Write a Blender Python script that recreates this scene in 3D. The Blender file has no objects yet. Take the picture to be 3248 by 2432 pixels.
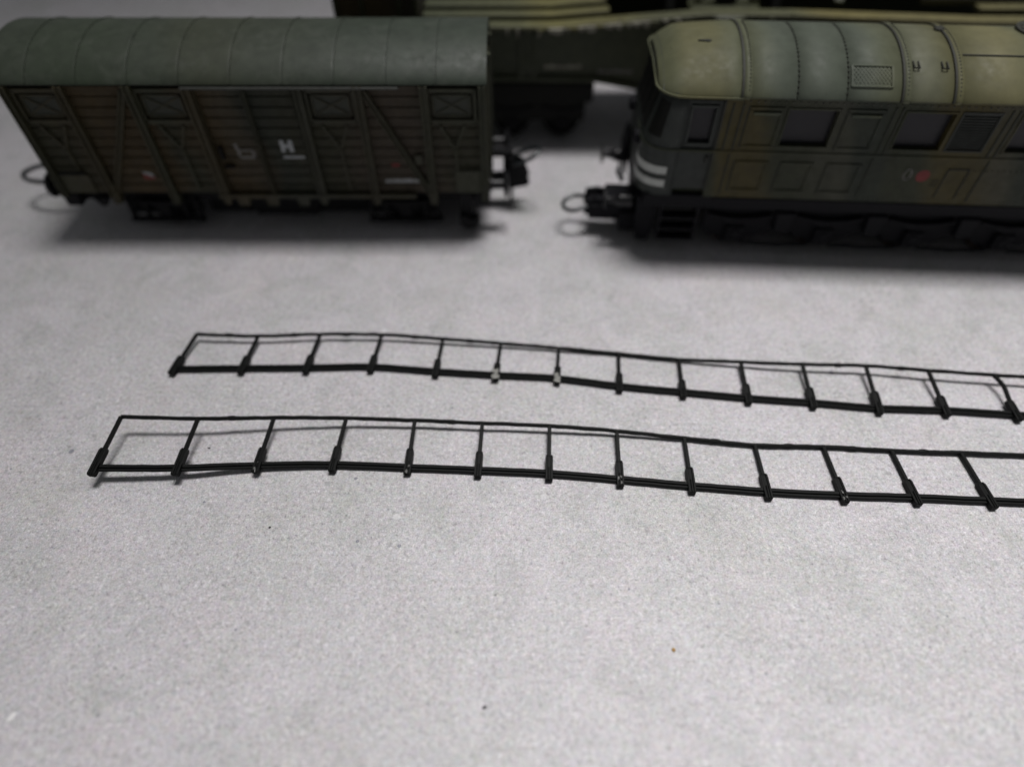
import bpy, bmesh, math, random
from mathutils import Vector, Matrix, noise as mnoise

R = math.radians
S = 0.001                      # everything below is written in millimetres
sc = bpy.context.scene
col = sc.collection
rnd = random.Random(7)

# ------------------------------------------------------------------ camera, light, exposure
cd = bpy.data.cameras.new('camera'); cam = bpy.data.objects.new('camera', cd); col.objects.link(cam)
cam.location = (0, 0, 0.102); cam.rotation_euler = (R(40), 0, 0)
cd.sensor_width = 36; cd.lens = 2050 / 3248 * 36
cd.clip_start = 0.002; cd.clip_end = 20
cd.dof.use_dof = True; cd.dof.focus_distance = 0.1135; cd.dof.aperture_fstop = 6.2
sc.camera = cam

w = bpy.data.worlds.new('World'); sc.world = w; w.use_nodes = True
bg = w.node_tree.nodes['Background']
bg.inputs[0].default_value = (0.95, 0.97, 1.0, 1); bg.inputs[1].default_value = 0.085

def tube_lamp(name, loc, target, sx, sy, power, color, spread):
    l = bpy.data.lights.new(name, 'AREA'); l.shape = 'RECTANGLE'; l.size = sx; l.size_y = sy; l.energy = power; l.color = color
    l.spread = R(spread)
    o = bpy.data.objects.new(name, l); col.objects.link(o); o.location = loc
    o.rotation_euler = (Vector(target) - Vector(loc)).to_track_quat('-Z', 'Y').to_euler()
    return o
tube_lamp('tube_lamp', (0.20, 0.235, 0.95), (0.172, -0.06, 0), 0.46, 0.18, 1.24, (1.0, 0.975, 0.97), 58)

sc.view_settings.view_transform = 'Standard'
sc.view_settings.look = 'None'
sc.view_settings.exposure = 0.15; sc.view_settings.gamma = 1
sc.view_settings.use_curve_mapping = False
sc.render.engine = 'CYCLES'
sc.render.resolution_x = 1024; sc.render.resolution_y = 766

# ------------------------------------------------------------------ materials
def nt(name):
    m = bpy.data.materials.new(name); m.use_nodes = True
    t = m.node_tree; b = t.nodes['Principled BSDF']
    return m, t, b
def N(t, typ, **kw):
    n = t.nodes.new(typ)
    for k, v in kw.items(): setattr(n, k, v)
    return n
def pos_mm(t, scale=(1000, 1000, 1000)):
    g = N(t, 'ShaderNodeNewGeometry'); v = N(t, 'ShaderNodeVectorMath', operation='MULTIPLY')
    t.links.new(g.outputs['Position'], v.inputs[0]); v.inputs[1].default_value = scale
    return v.outputs[0]
def noise(t, vec, scale, detail=3, rough=0.55, dist=0.0):
    n = N(t, 'ShaderNodeTexNoise'); n.inputs['Scale'].default_value = scale; n.inputs['Detail'].default_value = detail
    n.inputs['Roughness'].default_value = rough; n.inputs['Distortion'].default_value = dist
    t.links.new(vec, n.inputs['Vector']); return n
def ramp(t, fac, stops, interp='LINEAR'):
    r = N(t, 'ShaderNodeValToRGB'); cr = r.color_ramp; cr.interpolation = interp
    while len(cr.elements) > 1: cr.elements.remove(cr.elements[-1])
    for i, (p, c) in enumerate(stops):
        e = cr.elements[0] if i == 0 else cr.elements.new(p)
        e.position = p; e.color = (c[0], c[1], c[2], 1) if not isinstance(c, (int, float)) else (c, c, c, 1)
    t.links.new(fac, r.inputs[0]); return r.outputs[0]
def mix(t, fac, a, b, mode='MIX'):
    m = N(t, 'ShaderNodeMix', data_type='RGBA', blend_type=mode)
    if isinstance(fac, (int, float)): m.inputs[0].default_value = fac
    else: t.links.new(fac, m.inputs[0])
    for s, x in ((6, a), (7, b)):
        if isinstance(x, tuple): m.inputs[s].default_value = (*x, 1)
        else: t.links.new(x, m.inputs[s])
    return m.outputs[2]
def ramp_rgb(t, n):
    s_ = N(t, 'ShaderNodeVectorMath', operation='MULTIPLY_ADD'); t.links.new(n.outputs[1], s_.inputs[0]); s_.inputs[1].default_value = (1.7, 1.7, 1.9); s_.inputs[2].default_value = (-0.35, -0.35, -0.44)
    return s_.outputs[0]
def mathn(t, op, a, b=None):
    m = N(t, 'ShaderNodeMath', operation=op)
    for i, x in ((0, a), (1, b)):
        if x is None: continue
        if isinstance(x, (int, float)): m.inputs[i].default_value = x
        else: t.links.new(x, m.inputs[i])
    return m.outputs[0]
def bump(t, b, height, dist, strength=1.0):
    bp = N(t, 'ShaderNodeBump'); bp.inputs['Distance'].default_value = dist; bp.inputs['Strength'].default_value = strength
    t.links.new(height, bp.inputs['Height']); t.links.new(bp.outputs[0], b.inputs['Normal']); return bp

def plain(name, c, rough=0.5, var=0.15, nscale=0.8, spec=0.5, metal=0.0, bmp=0.0):
    m, t, b = nt(name); p = pos_mm(t)
    n = noise(t, p, nscale, 4)
    f = ramp(t, n.outputs[0], [(0.25, 1 - var), (0.75, 1 + var)])
    t.links.new(mix(t, 1.0, (c[0], c[1], c[2]), f, 'MULTIPLY'), b.inputs['Base Color'])
    b.inputs['Roughness'].default_value = rough; b.inputs['Specular IOR Level'].default_value = spec
    b.inputs['Metallic'].default_value = metal
    if bmp:
        n2 = noise(t, p, 4.0, 3); bump(t, b, n2.outputs[0], bmp * S)
    return m

def camo(name, x0, x1, stops, amp=7.0, zmix=0.25, nscale=0.07, rough=0.55, wear=0.0, wearcol=(0.2, 0.2, 0.18), blot=0.2, spec=0.5, seed=0.0):
    """airbrushed camouflage: soft-edged bands along the vehicle, wandering with noise"""
    m, t, b = nt(name); p = pos_mm(t)
    off = N(t, 'ShaderNodeVectorMath', operation='ADD'); t.links.new(p, off.inputs[0]); off.inputs[1].default_value = (seed, seed * 1.7, 0)
    n = noise(t, off.outputs[0], nscale, 2)
    sx = N(t, 'ShaderNodeSeparateXYZ'); t.links.new(p, sx.inputs[0])
    d = mathn(t, 'MULTIPLY', mathn(t, 'SUBTRACT', n.outputs[0], 0.5), amp * 2)
    xx = mathn(t, 'ADD', mathn(t, 'ADD', sx.outputs[0], d), mathn(t, 'MULTIPLY', sx.outputs[2], zmix))
    mr = N(t, 'ShaderNodeMapRange'); t.links.new(xx, mr.inputs[0]); mr.inputs[1].default_value = x0; mr.inputs[2].default_value = x1
    base = ramp(t, mr.outputs[0], [((x - x0) / (x1 - x0), c) for x, c in stops], 'EASE')
    n2 = noise(t, off.outputs[0], 0.35, 5, 0.6)
    f = ramp(t, n2.outputs[0], [(0.3, 1 - blot), (0.7, 1 + blot)])
    c = mix(t, 1.0, base, f, 'MULTIPLY')
    if wear:
        n3 = noise(t, off.outputs[0], 0.22, 6, 0.7, 0.6)
        wf = ramp(t, n3.outputs[0], [(0.50, 0.0), (0.68, wear)])
        c = mix(t, wf, c, wearcol)
    t.links.new(c, b.inputs['Base Color'])
    n4 = noise(t, off.outputs[0], 0.6, 4)
    t.links.new(ramp(t, n4.outputs[0], [(0.3, rough - 0.1), (0.7, rough + 0.1)]), b.inputs['Roughness'])
    b.inputs['Specular IOR Level'].default_value = spec
    n5 = noise(t, p, 5.0, 2); bump(t, b, n5.outputs[0], 0.02 * S, 0.6)
    return m

def table_material():
    m, t, b = nt('stone_print_tabletop'); p = pos_mm(t)
    big = noise(t, p, 0.028, 4, 0.6, 0.4)
    c = ramp(t, big.outputs[0], [(0.28, (0.50, 0.505, 0.495)), (0.48, (0.545, 0.543, 0.55)), (0.58, (0.56, 0.552, 0.566)), (0.75, (0.585, 0.57, 0.56))])
    hue = noise(t, p, 0.09, 3, 0.6)
    c = mix(t, ramp(t, hue.outputs[0], [(0.45, 0.0), (0.75, 0.45)]), c, (0.565, 0.525, 0.535))
    hue2 = noise(t, p, 0.055, 3, 0.6); hue2.inputs['Distortion'].default_value = 0.8
    c = mix(t, ramp(t, hue2.outputs[0], [(0.52, 0.0), (0.72, 0.55)]), c, (0.47, 0.485, 0.46))
    # print grain: several sizes of darker and lighter grains
    g1 = noise(t, p, 1.35, 3, 0.7)
    c = mix(t, 1.0, c, ramp(t, g1.outputs[0], [(0.27, 0.52), (0.42, 0.93), (0.58, 1.05), (0.74, 1.40)]), 'MULTIPLY')
    g2 = noise(t, p, 3.6, 2, 0.6)
    c = mix(t, 1.0, c, ramp(t, g2.outputs[0], [(0.26, 0.72), (0.5, 1.0), (0.74, 1.26)]), 'MULTIPLY')
    g4 = noise(t, p, 1.0, 3, 0.7)
    c = mix(t, 0.075, c, ramp_rgb(t, g4), 'OVERLAY')
    sm = noise(t, p, 0.13, 5, 0.68, 1.2)
    c = mix(t, 1.0, c, ramp(t, sm.outputs[0], [(0.30, (0.87, 0.875, 0.87)), (0.45, (0.98, 0.97, 0.98)), (0.55, (1.03, 1.015, 1.03)), (0.70, (1.085, 1.07, 1.08))]), 'MULTIPLY')
    # darker grit clusters, contrast raised so colour stands in for shade in pits
    cl = noise(t, p, 0.05, 3, 0.6)
    clf = ramp(t, cl.outputs[0], [(0.48, 0.0), (0.66, 1.0)])
    sp = noise(t, p, 0.85, 4, 0.65, 0.5)
    spf = ramp(t, sp.outputs[0], [(0.56, 0.0), (0.66, 0.85)])
    c = mix(t, mathn(t, 'MULTIPLY', spf, mathn(t, 'ADD', mathn(t, 'MULTIPLY', clf, 0.65), 0.35)), c, (0.34, 0.34, 0.345))
    # sparse slate-blue dots
    vo = N(t, 'ShaderNodeTexVoronoi'); vo.inputs['Scale'].default_value = 0.42; t.links.new(p, vo.inputs['Vector'])
    sv = N(t, 'ShaderNodeSeparateColor'); t.links.new(vo.outputs['Color'], sv.inputs[0])
    dot = mathn(t, 'LESS_THAN', vo.outputs['Distance'], mathn(t, 'MULTIPLY', mathn(t, 'POWER', sv.outputs[0], 4.0), mathn(t, 'ADD', mathn(t, 'MULTIPLY', clf, 0.20), 0.035)))
    c = mix(t, mathn(t, 'MULTIPLY', dot, 0.7), c, (0.17, 0.175, 0.22))
    # pale flecks
    vo2 = N(t, 'ShaderNodeTexVoronoi'); vo2.inputs['Scale'].default_value = 0.24
    of = N(t, 'ShaderNodeVectorMath', operation='ADD'); t.links.new(p, of.inputs[0]); of.inputs[1].default_value = (37, 11, 5)
    jn = noise(t, p, 1.2, 2); jv = N(t, 'ShaderNodeVectorMath', operation='SCALE'); t.links.new(jn.outputs[1], jv.inputs[0]); jv.inputs['Scale'].default_value = 1.2
    of2 = N(t, 'ShaderNodeVectorMath', operation='ADD'); t.links.new(of.outputs[0], of2.inputs[0]); t.links.new(jv.outputs[0], of2.inputs[1])
    t.links.new(of2.outputs[0], vo2.inputs['Vector'])
    sv2 = N(t, 'ShaderNodeSeparateColor'); t.links.new(vo2.outputs['Color'], sv2.inputs[0])
    fl = mathn(t, 'LESS_THAN', vo2.outputs['Distance'], mathn(t, 'MULTIPLY', mathn(t, 'POWER', sv2.outputs[1], 2.5), 0.17))
    c = mix(t, mathn(t, 'MULTIPLY', fl, 0.5), c, (0.74, 0.73, 0.75))
    t.links.new(c, b.inputs['Base Color'])
    rn = noise(t, p, 0.5, 3)
    t.links.new(ramp(t, rn.outputs[0], [(0.3, 0.16), (0.7, 0.24)]), b.inputs['Roughness'])
    b.inputs['Specular IOR Level'].default_value = 0.27
    h1 = noise(t, p, 1.9, 4, 0.6); h2 = noise(t, p, 0.8, 3, 0.6); h3 = noise(t, p, 5.0, 2, 0.5)
    em = noise(t, p, 0.9, 3, 0.6, 0.3); emf = mathn(t, 'MULTIPLY', ramp(t, em.outputs[0], [(0.60, 0.0), (0.70, 1.0)]), mathn(t, 'ADD', mathn(t, 'MULTIPLY', clf, 0.8), 0.2))
    h1m = mathn(t, 'ADD', h1.outputs[0], mathn(t, 'ADD', mathn(t, 'MULTIPLY', emf, 0.5), mathn(t, 'MULTIPLY', fl, 0.5)))
    h = mathn(t, 'ADD', mathn(t, 'MULTIPLY', h1m, 1.0), mathn(t, 'ADD', mathn(t, 'MULTIPLY', h2.outputs[0], 0.9), mathn(t, 'MULTIPLY', h3.outputs[0], 0.35)))
    bump(t, b, h, 0.14 * S, 1.0)
    return m

OL = (0.0270, 0.0265, 0.0125); BR = (0.046, 0.031, 0.0105); DG = (0.019, 0.0225, 0.0135); OC = (0.085, 0.066, 0.026); GR = (0.040, 0.045, 0.041)
M = {}
M['table'] = table_material()
M['black'] = plain('black_styrene', (0.0040, 0.0046, 0.0043), 0.55, 0.25, 1.5, 0.16, bmp=0.03)
M['glue'] = plain('dried_glue', (0.24, 0.24, 0.22), 0.35, 0.35, 2.5, 0.5, bmp=0.1)
M['smear'] = plain('dull_glue_smear', (0.11, 0.11, 0.105), 0.45, 0.3, 2.5)  # silvery residue and scratch bits on the sockets
M['scrape'] = plain('scraped_grey_plastic', (0.20, 0.20, 0.19), 0.45, 0.3, 3.0)
M['van_side'] = camo('van_side_camouflage', -115, 0, [(-113, OL), (-100, OL), (-88, BR), (-80, BR), (-72, OL), (-64, BR), (-58, (0.045, 0.036, 0.02)), (-52, DG), (-40, OL), (-30, (0.045, 0.035, 0.022)), (-18, (0.044, 0.034, 0.022)), (-8, OL), (0, OL)], 8, 0.1, 0.06, 0.65, seed=3, spec=0.35)
M['van_trim'] = camo('van_post_camouflage', -115, 0, [(-113, (0.032, 0.035, 0.0175)), (-90, (0.042, 0.035, 0.0148)), (-74, (0.031, 0.034, 0.0170)), (-64, (0.044, 0.035, 0.0144)), (-50, (0.028, 0.031, 0.0180)), (-30, (0.036, 0.033, 0.0170)), (0, (0.033, 0.037, 0.0197))], 8, 0.1, 0.06, 0.6, seed=3, spec=0.4)
M['van_roof'] = camo('van_roof_paint', -115, 0, [(-113, (0.041, 0.048, 0.0298)), (-98, (0.043, 0.049, 0.0323)), (-85, (0.040, 0.050, 0.0348)), (-68, (0.038, 0.050, 0.0322)), (-52, (0.041, 0.051, 0.0356)), (-40, (0.044, 0.051, 0.0331)), (-28, (0.043, 0.052, 0.0367)), (-12, (0.041, 0.051, 0.0375)), (0, (0.041, 0.052, 0.0388))], 9, 0.6, 0.05, 0.55, spec=0.35, wear=0.32, wearcol=(0.095, 0.103, 0.086), blot=0.18, seed=9)
M['hatch'] = plain('hatch_dark_green', (0.022, 0.026, 0.016), 0.6, 0.2)
M['track'] = plain('door_track_grey', (0.05, 0.053, 0.046), 0.5, 0.25)
M['under'] = plain('underframe_black', (0.0045, 0.0045, 0.0055), 0.65, 0.3, 0.8, 0.2)
M['buffer'] = plain('buffer_black', (0.008, 0.008, 0.009), 0.4, 0.2)
M['wire'] = plain('coupler_wire', (0.022, 0.026, 0.028), 0.35, 0.2, metal=0.3)
M['white'] = plain('white_lettering', (0.36, 0.38, 0.39), 0.6, 0.3, 2.5)
M['white_faint'] = plain('faint_lettering', (0.17, 0.165, 0.155), 0.6, 0.35, 2.5)
M['red'] = plain('red_mark', (0.17, 0.016, 0.014), 0.6, 0.15)
M['stripe'] = plain('white_marking', (0.50, 0.52, 0.49), 0.55, 0.12)
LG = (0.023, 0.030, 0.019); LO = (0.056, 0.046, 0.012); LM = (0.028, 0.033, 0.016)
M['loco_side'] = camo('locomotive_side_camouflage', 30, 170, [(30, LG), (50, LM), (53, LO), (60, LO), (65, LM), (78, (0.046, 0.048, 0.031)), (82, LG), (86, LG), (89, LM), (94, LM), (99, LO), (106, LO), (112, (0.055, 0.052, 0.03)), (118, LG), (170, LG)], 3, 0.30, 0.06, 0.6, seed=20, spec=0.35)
M['loco_nose'] = camo('locomotive_nose_green', 20, 60, [(20, (0.034, 0.040, 0.032)), (34, (0.024, 0.030, 0.026)), (60, (0.022, 0.026, 0.021))], 3, 0.1, 0.06, 0.55, seed=23, spec=0.4)  # paler front stop paints some light onto the unlit nose face
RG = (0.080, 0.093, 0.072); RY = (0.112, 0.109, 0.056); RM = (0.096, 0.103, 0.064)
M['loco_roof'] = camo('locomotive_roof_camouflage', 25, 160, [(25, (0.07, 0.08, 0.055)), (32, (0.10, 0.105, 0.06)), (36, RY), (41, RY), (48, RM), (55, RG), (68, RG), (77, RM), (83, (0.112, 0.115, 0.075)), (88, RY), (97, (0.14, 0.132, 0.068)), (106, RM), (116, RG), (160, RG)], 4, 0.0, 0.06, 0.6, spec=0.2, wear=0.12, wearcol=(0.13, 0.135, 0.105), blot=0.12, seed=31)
M['loco_frame'] = plain('locomotive_frame_black', (0.0055, 0.0055, 0.0078), 0.65, 0.2, 0.8, 0.2)
M['groove'] = plain('panel_line_dark', (0.018, 0.019, 0.013), 0.7, 0.2)  # one dark tone for panel lines, gaps and small fittings
M['seam'] = plain('panel_seam_paint', (0.019, 0.022, 0.013), 0.7, 0.2)
M['pane'] = plain('grey_window_film', (0.016, 0.0155, 0.019), 0.35, 0.1, 0.8, 0.3)
M['brass'] = plain('worn_wheel_tread', (0.09, 0.055, 0.03), 0.45, 0.3, metal=0.5)
M['rivet'] = plain('rivet_paint', (0.10, 0.105, 0.085), 0.4, 0.2)
M['gun_side'] = camo('gun_girder_olive', -60, 160, [(-60, (0.040, 0.045, 0.0200)), (0, (0.037, 0.045, 0.0220)), (60, (0.044, 0.048, 0.0220)), (160, (0.037, 0.045, 0.0220))], 8, 0.1, 0.05, 0.6, seed=50)
M['gun_deck'] = camo('gun_deck_sand', -60, 160, [(-60, (0.063, 0.069, 0.0362)), (-20, (0.067, 0.074, 0.0399)), (0, (0.089, 0.092, 0.0435)), (10, (0.134, 0.125, 0.0435)), (22, (0.116, 0.109, 0.0420)), (40, (0.076, 0.079, 0.0435)), (70, (0.080, 0.083, 0.0435)), (82, (0.143, 0.125, 0.0472)), (110, (0.134, 0.120, 0.0507)), (160, (0.107, 0.102, 0.0435))], 4, 0.0, 0.06, 0.5, seed=60)
M['gun_brown'] = camo('gun_locker_brown', -60, 0, [(-60, (0.036, 0.030, 0.016)), (-40, (0.058, 0.042, 0.016)), (-34, (0.058, 0.042, 0.016)), (-26, (0.036, 0.032, 0.02)), (0, (0.036, 0.034, 0.02))], 3, 0, 0.06, 0.6, seed=70)
M['gun_dark'] = plain('gun_interior_black', (0.006, 0.0065, 0.005), 0.65, 0.2, 0.8, 0.2)
M['burr'] = plain('pale_plastic_burr', (0.30, 0.29, 0.23), 0.5, 0.2)
M['ochre'] = plain('ochre_crumb', (0.42, 0.24, 0.05), 0.6, 0.2)
M['chalk'] = plain('white_crumb', (0.75, 0.74, 0.74), 0.6, 0.1)
M['soot'] = plain('dark_crumb', (0.02, 0.02, 0.022), 0.6, 0.2)

# ------------------------------------------------------------------ mesh helpers (millimetres in, metres out)
class MB:
    def __init__(self, o=(0, 0, 0)): self.v = []; self.f = []; self.o = o
    def p(self, x, y, z):
        self.v.append(((x - self.o[0]) * S, (y - self.o[1]) * S, (z - self.o[2]) * S)); return len(self.v) - 1
    def box(self, x0, x1, y0, y1, z0, z1):
        i = [self.p(x, y, z) for z in (z0, z1) for y in (y0, y1) for x in (x0, x1)]
        for q in ((0, 2, 3, 1), (4, 5, 7, 6), (0, 1, 5, 4), (2, 6, 7, 3), (0, 4, 6, 2), (1, 3, 7, 5)): self.f.append([i[k] for k in q])
        return self
    def prism(self, poly, axis, a, b):
        n = len(poly)
        def pt(u, v, w): return {'x': (w, u, v), 'y': (u, w, v), 'z': (u, v, w)}[axis]
        A = [self.p(*pt(u, v, a)) for u, v in poly]; B = [self.p(*pt(u, v, b)) for u, v in poly]
        self.f.append(A[::-1]); self.f.append(B)
        for k in range(n): self.f.append([A[k], A[(k + 1) % n], B[(k + 1) % n], B[k]])
        return self
    def sweep(self, pts, sec, closed=False, up=(0, 0, 1), caps=True, scale=None):
        """section points (u along the side vector, v along up) swept along pts"""
        P = [Vector(q) for q in pts]; n = len(P); rings = []
        up = Vector(up)
        for k in range(n):
            a = P[(k - 1) % n] if (k > 0 or closed) else P[k]; b = P[(k + 1) % n] if (k < n - 1 or closed) else P[k]
            d = (b - a).normalized(); s = d.cross(up)
            if s.length < 1e-4: s = d.cross(Vector((0, 1, 0.01)))
            s.normalize(); uu = s.cross(d).normalized(); m = scale[k] if scale else 1
            rings.append([self.p(*(P[k] + s * (u * m) + uu * (v * m))) for u, v in sec])
        m = len(sec)
        for k in range(n if closed else n - 1):
            A, B = rings[k], rings[(k + 1) % n]
            for j in range(m): self.f.append([A[j], A[(j + 1) % m], B[(j + 1) % m], B[j]])
        if caps and not closed: self.f.append(rings[0][::-1]); self.f.append(rings[-1])
        return self
    def tube(self, pts, r, n=8, closed=False, up=(0, 0, 1), scale=None):
        return self.sweep(pts, [(r * math.cos(2 * math.pi * k / n), r * math.sin(2 * math.pi * k / n)) for k in range(n)], closed, up, True, scale)
    def bar(self, a, b, wd, th, up=(0, 0, 1)):
        return self.sweep([a, b], [(-wd / 2, -th / 2), (wd / 2, -th / 2), (wd / 2, th / 2), (-wd / 2, th / 2)], False, up)
    def lathe(self, base, axis, prof, n=20):
        """prof: (distance along axis, radius)"""
        d = Vector(axis).normalized(); s = d.orthogonal().normalized(); u = d.cross(s); b = Vector(base); rings = []
        for h, r in prof:
            rings.append([self.p(*(b + d * h + (s * math.cos(2 * math.pi * k / n) + u * math.sin(2 * math.pi * k / n)) * r)) for k in range(n)])
        for A, B in zip(rings, rings[1:]):
            for k in range(n): self.f.append([A[k], A[(k + 1) % n], B[(k + 1) % n], B[k]])
        self.f.append(rings[0][::-1]); self.f.append(rings[-1]); return self
    def grid(self, rows):
        I = [[self.p(*q) for q in r] for r in rows]
        for A, B in zip(I, I[1:]):
            for k in range(len(A) - 1): self.f.append([A[k], A[k + 1], B[k + 1], B[k]])
        return self
    def mesh(self, name):
        me = bpy.data.meshes.new(name); me.from_pydata(self.v, [], self.f)
        bm = bmesh.new(); bm.from_mesh(me); bmesh.ops.recalc_face_normals(bm, faces=bm.faces); bm.to_mesh(me); bm.free()
        return me
    def build(self, name, mat, parent=None, bevel=0.0, smooth=False, solid=0.0, label=None, kind=None):
        me = self.mesh(name); me.materials.append(M[mat])
        if smooth:
            me.polygons.foreach_set('use_smooth', [True] * len(me.polygons))
            me.set_sharp_from_angle(angle=R(40))
        return link(name, me, parent, bevel, solid, label, kind)
def link(name, me, parent=None, bevel=0.0, solid=0.0, label=None, kind=None):
    o = bpy.data.objects.new(name, me); col.objects.link(o)
    if parent: o.parent = parent
    if solid:
        sm = o.modifiers.new('thickness', 'SOLIDIFY'); sm.thickness = solid * S; sm.offset = -1
    if bevel:
        bm = o.modifiers.new('edge', 'BEVEL'); bm.width = bevel * S; bm.segments = 2; bm.limit_method = 'ANGLE'; bm.angle_limit = R(40)
    if label: o['label'] = label
    if kind: o['kind'] = kind
    return o
def thing(name, label, cat, loc=(0, 0, 0), rz=0.0, group=None):
    o = bpy.data.objects.new(name, None); col.objects.link(o); o.empty_display_size = 0.01
    o.location = [c * S for c in loc]; o.rotation_euler = (0, 0, rz); tag(o, label, cat, group); return o
def tag(o, label, cat, group=None):
    o['label'] = label; o['category'] = cat
    if group: o['group'] = group
_cache = {}
def plank(name, mat, parent, dims, loc, chamfer=0.18):
    """one board with a chamfered face, mesh data shared by size"""
    key = (mat, dims)
    if key not in _cache:
        a, b, c = dims; k = chamfer; m = MB()
        # back rectangle, front rectangle inset by the chamfer, facing -y
        m.prism([(-a / 2, -c / 2), (a / 2, -c / 2), (a / 2, c / 2), (-a / 2, c / 2)], 'y', 0, -(b - k))
        m.f.pop(1)
        A = [4, 5, 6, 7]; B = [m.p(x, -b, z) for x, z in ((-a / 2 + k * .3, -c / 2 + k), (a / 2 - k * .3, -c / 2 + k), (a / 2 - k * .3, c / 2 - k), (-a / 2 + k * .3, c / 2 - k))]
        for j in range(4): m.f.append([A[j], A[(j + 1) % 4], B[(j + 1) % 4], B[j]])
        m.f.append(B); me = m.mesh(name); me.materials.append(M[mat]); _cache[key] = me
    o = link(name, _cache[key], parent); o.location = [q * S for q in loc]; return o
def text(name, s, size, mat, parent, loc, rx=90, depth=0.05, shear=0.0, sx=1.0):
    cu = bpy.data.curves.new(name, 'FONT'); cu.body = s; cu.size = size * S; cu.extrude = depth * S / 2; cu.align_x = 'CENTER'; cu.align_y = 'CENTER'
    cu.shear = shear
    tmp = bpy.data.objects.new(name + '_curve', cu); col.objects.link(tmp)
    dg = bpy.context.evaluated_depsgraph_get(); me = bpy.data.meshes.new_from_object(tmp.evaluated_get(dg))
    bpy.data.objects.remove(tmp); bpy.data.curves.remove(cu)
    me.materials.clear(); me.materials.append(M[mat]); me.name = name
    o = link(name, me, parent); o.location = [q * S for q in loc]; o.rotation_euler = (R(rx), 0, 0); o.scale = (sx, 1, 1); return o
def wall_with_holes(m, x0, x1, z0, z1, holes, y, yb):
    xs = sorted({x0, x1, *[h[0] for h in holes], *[h[1] for h in holes]}); zs = sorted({z0, z1, *[h[2] for h in holes], *[h[3] for h in holes]})
    for xa, xb in zip(xs, xs[1:]):
        for za, zb in zip(zs, zs[1:]):
            cx, cz = (xa + xb) / 2, (za + zb) / 2
            if any(h[0] < cx < h[1] and h[2] < cz < h[3] for h in holes): continue
            m.f.append([m.p(xa, y, za), m.p(xb, y, za), m.p(xb, y, zb), m.p(xa, y, zb)])
    for a, b, c, d in holes:
        q = [(a, c), (b, c), (b, d), (a, d)]
        for k in range(4):
            u, v = q[k], q[(k + 1) % 4]
            m.f.append([m.p(u[0], y, u[1]), m.p(v[0], y, v[1]), m.p(v[0], yb, v[1]), m.p(u[0], yb, u[1])])
def coupler_loop(m, c, ax, wy, ln, rise, r=0.55):
    """wire bow: c = hinge centre, ax = +1/-1 along x"""
    pts = [(c[0], c[1] - wy * .36, c[2])]
    for k in range(13):
        a = -math.pi / 2 + math.pi * k / 12; f = .45 + .55 * math.cos(a)
        pts.append((c[0] + ax * ln * f, c[1] + wy / 2 * math.sin(a) * (1 if abs(math.sin(a)) < .99 else .97), c[2] + rise * f))
    pts.append((c[0], c[1] + wy * .36, c[2]))
    return m.tube(pts, r, 8)
def crumb_mesh(name, rx, ry, rz, mat, seed):
    bm = bmesh.new(); bmesh.ops.create_icosphere(bm, subdivisions=2, radius=1)
    rr = random.Random(seed); off = Vector((rr.random() * 9, rr.random() * 9, rr.random() * 9))
    for v in bm.verts:
        k = 1 + 0.45 * mnoise.noise(v.co * 1.3 + off) + 0.12 * (rr.random() - .5)
        v.co = Vector((v.co.x * rx * k * S, v.co.y * ry * k * S, (v.co.z * k + 0.8) * rz * S))
    me = bpy.data.meshes.new(name); bm.to_mesh(me); bm.free(); me.materials.append(M[mat]); return me

# ------------------------------------------------------------------ the tabletop
t0 = MB().box(-620, 620, -180, 640, -20, 0).build('tabletop', 'table', bevel=1.0)
t0['kind'] = 'structure'; t0['label'] = 'pale grey stone-look tabletop with fine speckled grain'

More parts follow.
